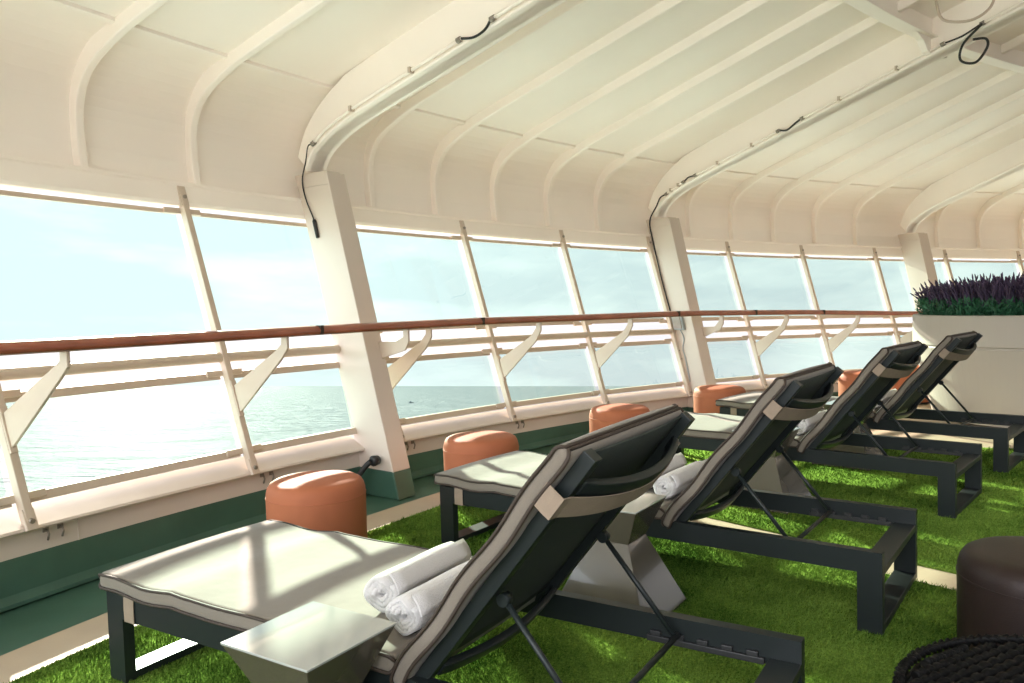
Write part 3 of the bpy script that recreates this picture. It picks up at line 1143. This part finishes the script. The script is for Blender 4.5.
# ------------------------------------------------------------------ rolled towels
def make_towel(length, r, seed):
    """spiral roll lying along +y"""
    rr = random.Random(seed)
    root = empty('rolled_towel')
    mb = MB()
    turns = 3.1
    n = 66
    thick = 0.0155
    prof_o, prof_i = [], []
    for i in range(n + 1):
        f = i / n
        th = f * turns * 2 * PI
        ra = 0.018 + (r - 0.018) * f
        prof_o.append((ra * math.cos(th), ra * math.sin(th)))
        prof_i.append(((ra - thick) * math.cos(th), (ra - thick) * math.sin(th)) if ra > thick + 0.004 else (0.003 * math.cos(th), 0.003 * math.sin(th)))
    ring2 = prof_o + prof_i[::-1]
    rings = []
    ny = 14
    for k in range(ny + 1):
        f = k / ny
        y = length * f
        sc = 1.0 + 0.02 * math.sin(f * 9 + seed) - 0.06 * (abs(2 * f - 1) ** 8)
        rings.append([Vector((x * sc, y + 0.006 * math.sin(3 * math.atan2(z, x) + seed) * (1 if k in (0, ny) else 0), z * sc * 0.94 + r * 0.94)) for x, z in ring2])
    mb.rings(rings, cap=False, smooth=True)
    k = len(ring2)
    o0 = 0
    nn = n + 1
    for base, flip in ((0, False), (ny * k, True)):
        for i in range(n):
            f = (base + i, base + i + 1, base + k - 2 - i, base + k - 1 - i)
            mb.f.append(f)
            mb.m.append(0)
            mb.s.append(True)
    mb.build('roll', M['towel'], root)
    # loose outer edge
    mb = MB()
    rings = []
    for k_ in range(9):
        f = k_ / 8
        y = 0.004 + (length - 0.008) * f
        pts = []
        for q in range(5):
            th = turns * 2 * PI - 0.5 + q * 0.23
            ra = r + 0.001 + 0.005 * (q / 4) ** 2
            pts.append(Vector((ra * math.cos(th), y, ra * 0.94 * math.sin(th) + r * 0.94)))
        rings.append(pts + [p + (p - Vector((0, p.y, r * 0.94))).normalized() * 0.005 for p in reversed(pts)])
    mb.rings(rings, cap=True, smooth=True)
    mb.build('hem', M['towel'], root)
    return root


tz = 0.336
tow = [(0, 0.998, 0.155, 0.35, 0.060, 'front rolled white towel on the nearest lounger, on the foot side of the pair'),
       (0, 1.140, 0.075, 0.38, 0.057, 'rolled white towel on the nearest lounger, tucked against the raised back'),
       (1, 0.998, 0.155, 0.35, 0.060, 'rolled white towel on the second lounger, on the foot side of the pair'),
       (1, 1.140, 0.075, 0.38, 0.057, 'rolled white towel on the second lounger, tucked against the raised back'),
       (2, 0.998, 0.155, 0.35, 0.060, 'rolled white towel on the third lounger, on the foot side of the pair'),
       (2, 1.140, 0.075, 0.38, 0.057, 'rolled white towel on the third lounger, tucked against the raised back'),
       (3, 0.998, 0.155, 0.35, 0.060, 'rolled white towel on the farthest lounger, on the foot side of the pair'),
       (3, 1.140, 0.075, 0.38, 0.057, 'rolled white towel on the farthest lounger, tucked against the raised back')]
for k, (i, u, v, ln, r, lab) in enumerate(tow):
    t = make_towel(ln, r, k + 1)
    t.location = on_lounger(i, u, v, tz)
    t.rotation_euler = (0, 0, POSES[i][2] + (-0.01 if k % 2 else 0.02))
    tag(t, lab, 'towel', 'rolled white towels on the loungers')


# ------------------------------------------------------------------ hourglass side tables
def sq_ring(h, z):
    return [Vector((-h, -h, z)), Vector((h, -h, z)), Vector((h, h, z)), Vector((-h, h, z))]


def make_table():
    root = empty('side_table')
    mb = MB()
    mb.rings([sq_ring(0.078, 0.27), sq_ring(0.138, 0.404)], cap=True, smooth=False)
    mb.build('upper_body', M['table'], root, bevel=0.0025)
    mb = MB()
    mb.rings([sq_ring(0.1385, 0.4035), sq_ring(0.139, 0.409)], cap=True, smooth=False)
    mb.build('table_top', M['table_top'], root, bevel=0.0012)
    mb = MB()
    mb.rings([sq_ring(0.190, -0.002), sq_ring(0.190, 0.006), sq_ring(0.0775, 0.2705)], cap=True, smooth=False)
    mb.build('pedestal', M['table'], root, bevel=0.0025)
    return root


tproto = make_table()
tabs = [(-0.481, 1.763, D2R(57.4), 'hourglass side table at the bottom of the photo, beside the nearest lounger'),
        (0.375, 2.885, D2R(56.4), 'hourglass side table behind the back of the nearest lounger'),
        (1.405, 4.34, POSES[2][2] + PI / 2, 'hourglass side table between the second and third loungers'),
        (2.288, 5.30, POSES[3][2] + PI / 2, 'hourglass side table between the third and farthest loungers')]
for k, (x, y, rz, lab) in enumerate(tabs):
    o = tproto if k == 0 else copy_tree(tproto)
    o.location = (x, y, 0)
    o.rotation_euler = (0, 0, rz)
    tag(o, lab, 'side table', 'hourglass side tables beside the loungers')


# ------------------------------------------------------------------ poufs
def make_pouf(mat, R=0.222, H_=0.375):
    root = empty('pouf')
    pr = [(R - 0.012, 0.014), (R - 0.003, 0.02), (R, 0.03), (R, 0.15), (R + 0.001, H_ - 0.075), (R - 0.001, H_ - 0.05), (R - 0.006, H_ - 0.03), (R - 0.017, H_ - 0.012), (R - 0.034, H_ - 0.002),
          (R - 0.06, H_ + 0.003), (R * 0.5, H_ + 0.007), (R * 0.2, H_ + 0.009), (0.004, H_ + 0.009)]
    MB().lathe(pr, n=56).build('upholstery', mat, root)
    pts = [(math.cos(2 * PI * k / 56) * (R + 0.001), math.sin(2 * PI * k / 56) * (R + 0.001), H_ - 0.072) for k in range(56)]
    MB().tube(pts, 0.0022, 6, closed=True).build('seam', mat, root)
    MB().lathe([(R - 0.025, 0.0), (R - 0.025, 0.016)], n=40).build('base_plate', M['black'], root)
    return root


pp = make_pouf(M['orange'])
poufs = [(-0.915, 3.55, 'coral round pouf at left, between the foot ends of the two front loungers'),
         (-0.20, 4.59, 'coral round pouf behind the foot of the second lounger'),
         (0.77, 5.67, 'coral round pouf half hidden behind the top of the nearest lounger back'),
         (1.79, 6.77, 'coral round pouf at the foot of the middle column'),
         (3.45, 7.70, 'coral round pouf half hidden behind the back of the third lounger'),
         (4.17, 8.20, 'coral round pouf beside the planter, mostly hidden by the farthest lounger')]
for k, (x, y, lab) in enumerate(poufs):
    o = pp if k == 0 else copy_tree(pp)
    o.location = (x, y, 0.0)
    tag(o, lab, 'pouf', 'coral poufs along the windows')
bp_ = make_pouf(M['brown'])
bp_.location = (1.535, 2.25, 0.0)
tag(bp_, 'dark brown round pouf at the right edge of the photo', 'pouf')

# ------------------------------------------------------------------ black wicker stool in the corner
root = empty('wicker_stool', (1.02, 1.335, 0.0))
tag(root, 'black woven wicker seat cut off by the bottom right corner', 'wicker stool')
Rw, Hw = 0.325, 0.395
mb = MB()
mb.lathe([(Rw - 0.04, 0.0), (Rw - 0.03, 0.02), (Rw - 0.008, 0.2), (Rw - 0.004, Hw - 0.03), (Rw - 0.02, Hw - 0.012), (0.01, Hw - 0.008)], n=48)
mb.build('body', M['wicker'], root)
mb = MB()
for i in range(-13, 14):                              # woven rows across the top
    off = i * 0.0225
    half = math.sqrt(max(0, (Rw - 0.025) ** 2 - off * off))
    ca, sa = math.cos(D2R(28)), math.sin(D2R(28))
    pts = []
    n = 40
    for k in range(n + 1):
        t = -half + 2 * half * k / n
        w = 0.003 * math.sin(k * 1.9 + i * 1.6)
        pts.append((t * ca - (off) * sa, t * sa + (off) * ca, Hw - 0.004 + w))
    if half > 0.03:
        mb.tube(pts, 0.0105, 6)
mb.build('woven_top', M['wicker'], root)
for ph in (0, 1, 2):                                 # plaited rim
    mb = MB()
    pts = []
    n = 240
    for k in range(n):
        t = 2 * PI * k / n
        q = 36 * t + ph * 2 * PI / 3
        pts.append(((Rw + 0.006 * math.cos(q)) * math.cos(t), (Rw + 0.006 * math.cos(q)) * math.sin(t), Hw + 0.006 * math.sin(2 * q)))
    mb.tube(pts, 0.006, 5, closed=True)
    mb.build('plaited_rim', M['wicker'], root)
mb = MB()
for k in range(11):
    z = 0.03 + k * 0.033
    pts = [((Rw + 0.003 - 0.03 * (1 - z / Hw) + 0.004 * math.sin(24 * 2 * PI * q / 144 + k * PI)) * math.cos(2 * PI * q / 144),
            (Rw + 0.003 - 0.03 * (1 - z / Hw) + 0.004 * math.sin(24 * 2 * PI * q / 144 + k * PI)) * math.sin(2 * PI * q / 144), z) for q in range(144)]
    mb.tube(pts, 0.012, 5, closed=True)
mb.build('woven_side', M['wicker'], root)

# ------------------------------------------------------------------ planter with lavender
PC = Vector((4.675, 7.0, 0.0))
root = empty('planter', PC)
tag(root, 'large round white planter at the right edge of the photo', 'planter')
RT = 0.97
mb = MB()
mb.lathe([(0.80, 0.0), (0.965, 0.655), (0.955, 0.665), (0.955, 0.672), (RT, 0.676), (RT, 0.93), (RT - 0.006, 0.938), (RT - 0.06, 0.938), (RT - 0.065, 0.85), (0.01, 0.85)], n=96, smooth=False)
mb.build('pot', M['pot'], root, bevel=0.004, sharp=20)
MB().lathe([(RT - 0.07, 0.851), (RT - 0.07, 0.885), (0.01, 0.90)], n=48).build('soil', M['soil'], root)

plants = empty('lavender', PC + Vector((0, 0, 0.89)))
tag(plants, 'dense purple and green lavender growing in the white planter', 'lavender plants')
V, F = [], []
nl = 15000
for k in range(nl):
    rr = (RT - 0.07) * math.sqrt(random.random())
    if k % 3 == 0:
        rr = (RT - 0.07) * (0.86 + 0.14 * random.random())
    th = random.random() * 2 * PI
    edge = rr / RT
    hz = 0.17 * random.random()
    rb = rr + 0.05 * edge ** 4 * hz / 0.17
    b = Vector((rb * math.cos(th), rb * math.sin(th), hz))
    la, el = random.random() * 2 * PI, random.uniform(0.3, 1.3)
    d = Vector((math.cos(la) * math.cos(el), math.sin(la) * math.cos(el), math.sin(el)))
    ln = 0.035 + 0.035 * random.random()
    W_ = d.cross(Vector((random.uniform(-1, 1), random.uniform(-1, 1), random.uniform(-1, 1)))).normalized() * (0.004 + 0.003 * random.random())
    o0 = len(V)
    V += [tuple(b), tuple(b + d * ln * 0.5 + W_), tuple(b + d * ln), tuple(b + d * ln * 0.5 - W_)]
    F.append((o0, o0 + 1, o0 + 2, o0 + 3))
me = bpy.data.meshes.new('foliage')
me.from_pydata(V, [], F)
me.materials.append(M['leaf'])
fo = bpy.data.objects.new('foliage', me)
COL.objects.link(fo)
fo.parent = plants
mb = MB()
for k in range(1500):
    rr = (RT - 0.10) * math.sqrt(random.random())
    th = random.random() * 2 * PI
    edge = rr / RT
    b = Vector((rr * math.cos(th), rr * math.sin(th), 0.10 + 0.05 * random.random()))
    tl = Vector((math.cos(th), math.sin(th), 0)) * (0.09 * edge ** 3) + Vector((random.uniform(-.07, .07), random.uniform(-.07, .07), 0))
    clump = 0.5 + 0.5 * math.sin(5.3 * b.x + 1.7) * math.sin(6.1 * b.y + 0.4)
    h = (0.10 + 0.10 * random.random() + 0.10 * clump) * (1 - 0.25 * edge ** 4)
    pts, rs = [], []
    n = 9
    for q in range(n + 1):
        f = q / n
        pts.append(b + tl * f ** 1.3 + Vector((0, 0, h * f)))
        rs.append((0.003 if q == 0 else 0.0125 * (1 - 0.6 * max(0, f - 0.3) / 0.7)) * (0.5 if q % 2 else 1.25))
    mb.tube(pts, rs, 5)
mb.build('flower_spikes', M['flower'], plants)

# ------------------------------------------------------------------ distant boat
bd = Vector((-0.131, 0.995, -0.124)).normalized()
sp = sea.location
t_ = (sp - Vector((0, 0, 1.15))).dot(SEA_UP) / bd.dot(SEA_UP)
bl = Vector((0, 0, 1.15)) + bd * t_
root = empty('boat', bl)
tag(root, 'tiny dark boat far out on the sea right of the left column', 'boat')
mb = MB()
mb.rings([[Vector((x, -w, 0.0)), Vector((x, w, 0.0)), Vector((x, w * 1.3, 0.9)), Vector((x, -w * 1.3, 0.9))] for x, w in ((-2.2, 0.5), (-1, 0.8), (1, 0.75), (2.4, 0.1))], cap=True, smooth=False)
mb.build('hull', M['hull'], root)
MB().bx(-1.2, 0.3, -0.5, 0.5, 0.85, 1.9).build('cabin', M['hull'], root, bevel=0.1)

# ------------------------------------------------------------------ sun and sky
SUN_AZ, SUN_EL = D2R(-24.0), D2R(22.2)
sd3 = Vector((math.sin(SUN_AZ) * math.cos(SUN_EL), math.cos(SUN_AZ) * math.cos(SUN_EL), math.sin(SUN_EL)))
L_ = bpy.data.lights.new('sun', 'SUN')
L_.energy = 9.5
L_.angle = D2R(0.9)
L_.color = (1.0, 0.90, 0.76)
so = bpy.data.objects.new('sun', L_)
so.rotation_euler = (-sd3).to_track_quat('-Z', 'Y').to_euler()
so.location = (0, 0, 30)
COL.objects.link(so)

w = bpy.data.worlds.new('world')
SC.world = w
w.use_nodes = True
nt = w.node_tree
N, L = nt.nodes, nt.links
bg = N['Background']
tc = N.new('ShaderNodeTexCoord')
mp = N.new('ShaderNodeMapping')
mp.vector_type = 'POINT'
mp.inputs['Rotation'].default_value = SEA_Q.inverted().to_euler()
L.new(tc.outputs['Generated'], mp.inputs['Vector'])
sep = N.new('ShaderNodeSeparateXYZ')
L.new(mp.outputs['Vector'], sep.inputs[0])
# elevation ramp
rp = N.new('ShaderNodeValToRGB')
e = rp.color_ramp.elements
e[0].position, e[0].color = 0.0, (0.95, 0.90, 0.98, 1)
e[1].position, e[1].color = 1.0, (0.62, 0.80, 1.0, 1)
k = e.new(0.12)
k.color = (0.88, 0.90, 0.98, 1)
k = e.new(0.35)
k.color = (0.82, 0.90, 1.0, 1)
L.new(sep.outputs['Z'], rp.inputs['Fac'])
# soft streaky cloud banks
m2 = N.new('ShaderNodeMapping')
m2.inputs['Scale'].default_value = (1.6, 1.6, 6.5)
L.new(mp.outputs['Vector'], m2.inputs['Vector'])
nz = N.new('ShaderNodeTexNoise')
nz.inputs['Scale'].default_value = 2.4
nz.inputs['Detail'].default_value = 7
nz.inputs['Roughness'].default_value = 0.55
L.new(m2.outputs['Vector'], nz.inputs['Vector'])
cr = N.new('ShaderNodeValToRGB')
cr.color_ramp.elements[0].position, cr.color_ramp.elements[1].position = 0.46, 0.66
L.new(nz.outputs['Fac'], cr.inputs['Fac'])
# glow of the veiled sun
dp = N.new('ShaderNodeVectorMath')
dp.operation = 'DOT_PRODUCT'
L.new(tc.outputs['Generated'], dp.inputs[0])
dp.inputs[1].default_value = sd3
gl = N.new('ShaderNodeMapRange')
gl.interpolation_type = 'SMOOTHSTEP'
gl.inputs['From Min'].default_value = 0.70
gl.inputs['From Max'].default_value = 1.0
gl.inputs['To Min'].default_value = 0.0
gl.inputs['To Max'].default_value = 0.30
L.new(dp.outputs['Value'], gl.inputs['Value'])
# cloud weight fades away from the sun side
cw = N.new('ShaderNodeMath')
cw.operation = 'MULTIPLY'
cw.inputs[1].default_value = 0.75
L.new(cr.outputs['Color'], cw.inputs[0])
mx = N.new('ShaderNodeMixRGB')
mx.inputs['Color2'].default_value = (1.30, 1.27, 1.28, 1)
L.new(cw.outputs[0], mx.inputs['Fac'])
L.new(rp.outputs['Color'], mx.inputs['Color1'])
ad = N.new('ShaderNodeMixRGB')
ad.blend_type = 'ADD'
ad.inputs['Fac'].default_value = 1.0
L.new(mx.outputs['Color'], ad.inputs['Color1'])
gc = N.new('ShaderNodeCombineXYZ')
for q in range(3):
    L.new(gl.outputs['Result'], gc.inputs[q])
L.new(gc.outputs[0], ad.inputs['Color2'])
# unseen sky behind left of the camera, boosted as added fill for the interior
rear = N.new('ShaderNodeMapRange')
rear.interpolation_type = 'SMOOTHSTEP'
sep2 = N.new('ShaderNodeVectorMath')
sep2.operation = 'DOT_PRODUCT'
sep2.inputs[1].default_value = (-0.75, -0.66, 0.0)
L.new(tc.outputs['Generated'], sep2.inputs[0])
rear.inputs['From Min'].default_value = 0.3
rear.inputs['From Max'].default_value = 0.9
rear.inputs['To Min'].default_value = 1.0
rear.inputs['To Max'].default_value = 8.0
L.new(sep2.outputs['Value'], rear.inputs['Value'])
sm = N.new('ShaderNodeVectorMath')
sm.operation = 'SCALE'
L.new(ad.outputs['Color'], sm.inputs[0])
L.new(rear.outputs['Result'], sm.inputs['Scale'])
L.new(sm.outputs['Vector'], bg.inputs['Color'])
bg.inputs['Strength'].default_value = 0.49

# ------------------------------------------------------------------ camera and view
cam = bpy.data.cameras.new('camera')
cam.sensor_width = 36
cam.lens = 783.24 / 1024 * 36
cam.clip_start, cam.clip_end = 0.02, 60000
co = bpy.data.objects.new('camera', cam)
pitch, roll = -0.04894, -0.02775
fwd = Vector((0, math.cos(pitch), math.sin(pitch)))
rt = Vector((1, 0, 0))
up = rt.cross(fwd)
r2 = math.cos(roll) * rt + math.sin(roll) * up
u2 = -math.sin(roll) * rt + math.cos(roll) * up
co.matrix_world = Matrix(((r2.x, u2.x, -fwd.x, 0), (r2.y, u2.y, -fwd.y, 0), (r2.z, u2.z, -fwd.z, 1.15), (0, 0, 0, 1)))
COL.objects.link(co)
SC.camera = co
SC.view_settings.view_transform = 'Standard'
SC.view_settings.look = 'None'
SC.view_settings.gamma = 1.0
SC.view_settings.use_curve_mapping = False
SC.view_settings.exposure = 1.08
SC.cycles.max_bounces = 10
SC.cycles.diffuse_bounces = 6
SC.cycles.transparent_max_bounces = 16
SC.cycles.caustics_reflective = True
SC.cycles.caustics_refractive = False
SC.cycles.sample_clamp_indirect = 12.0
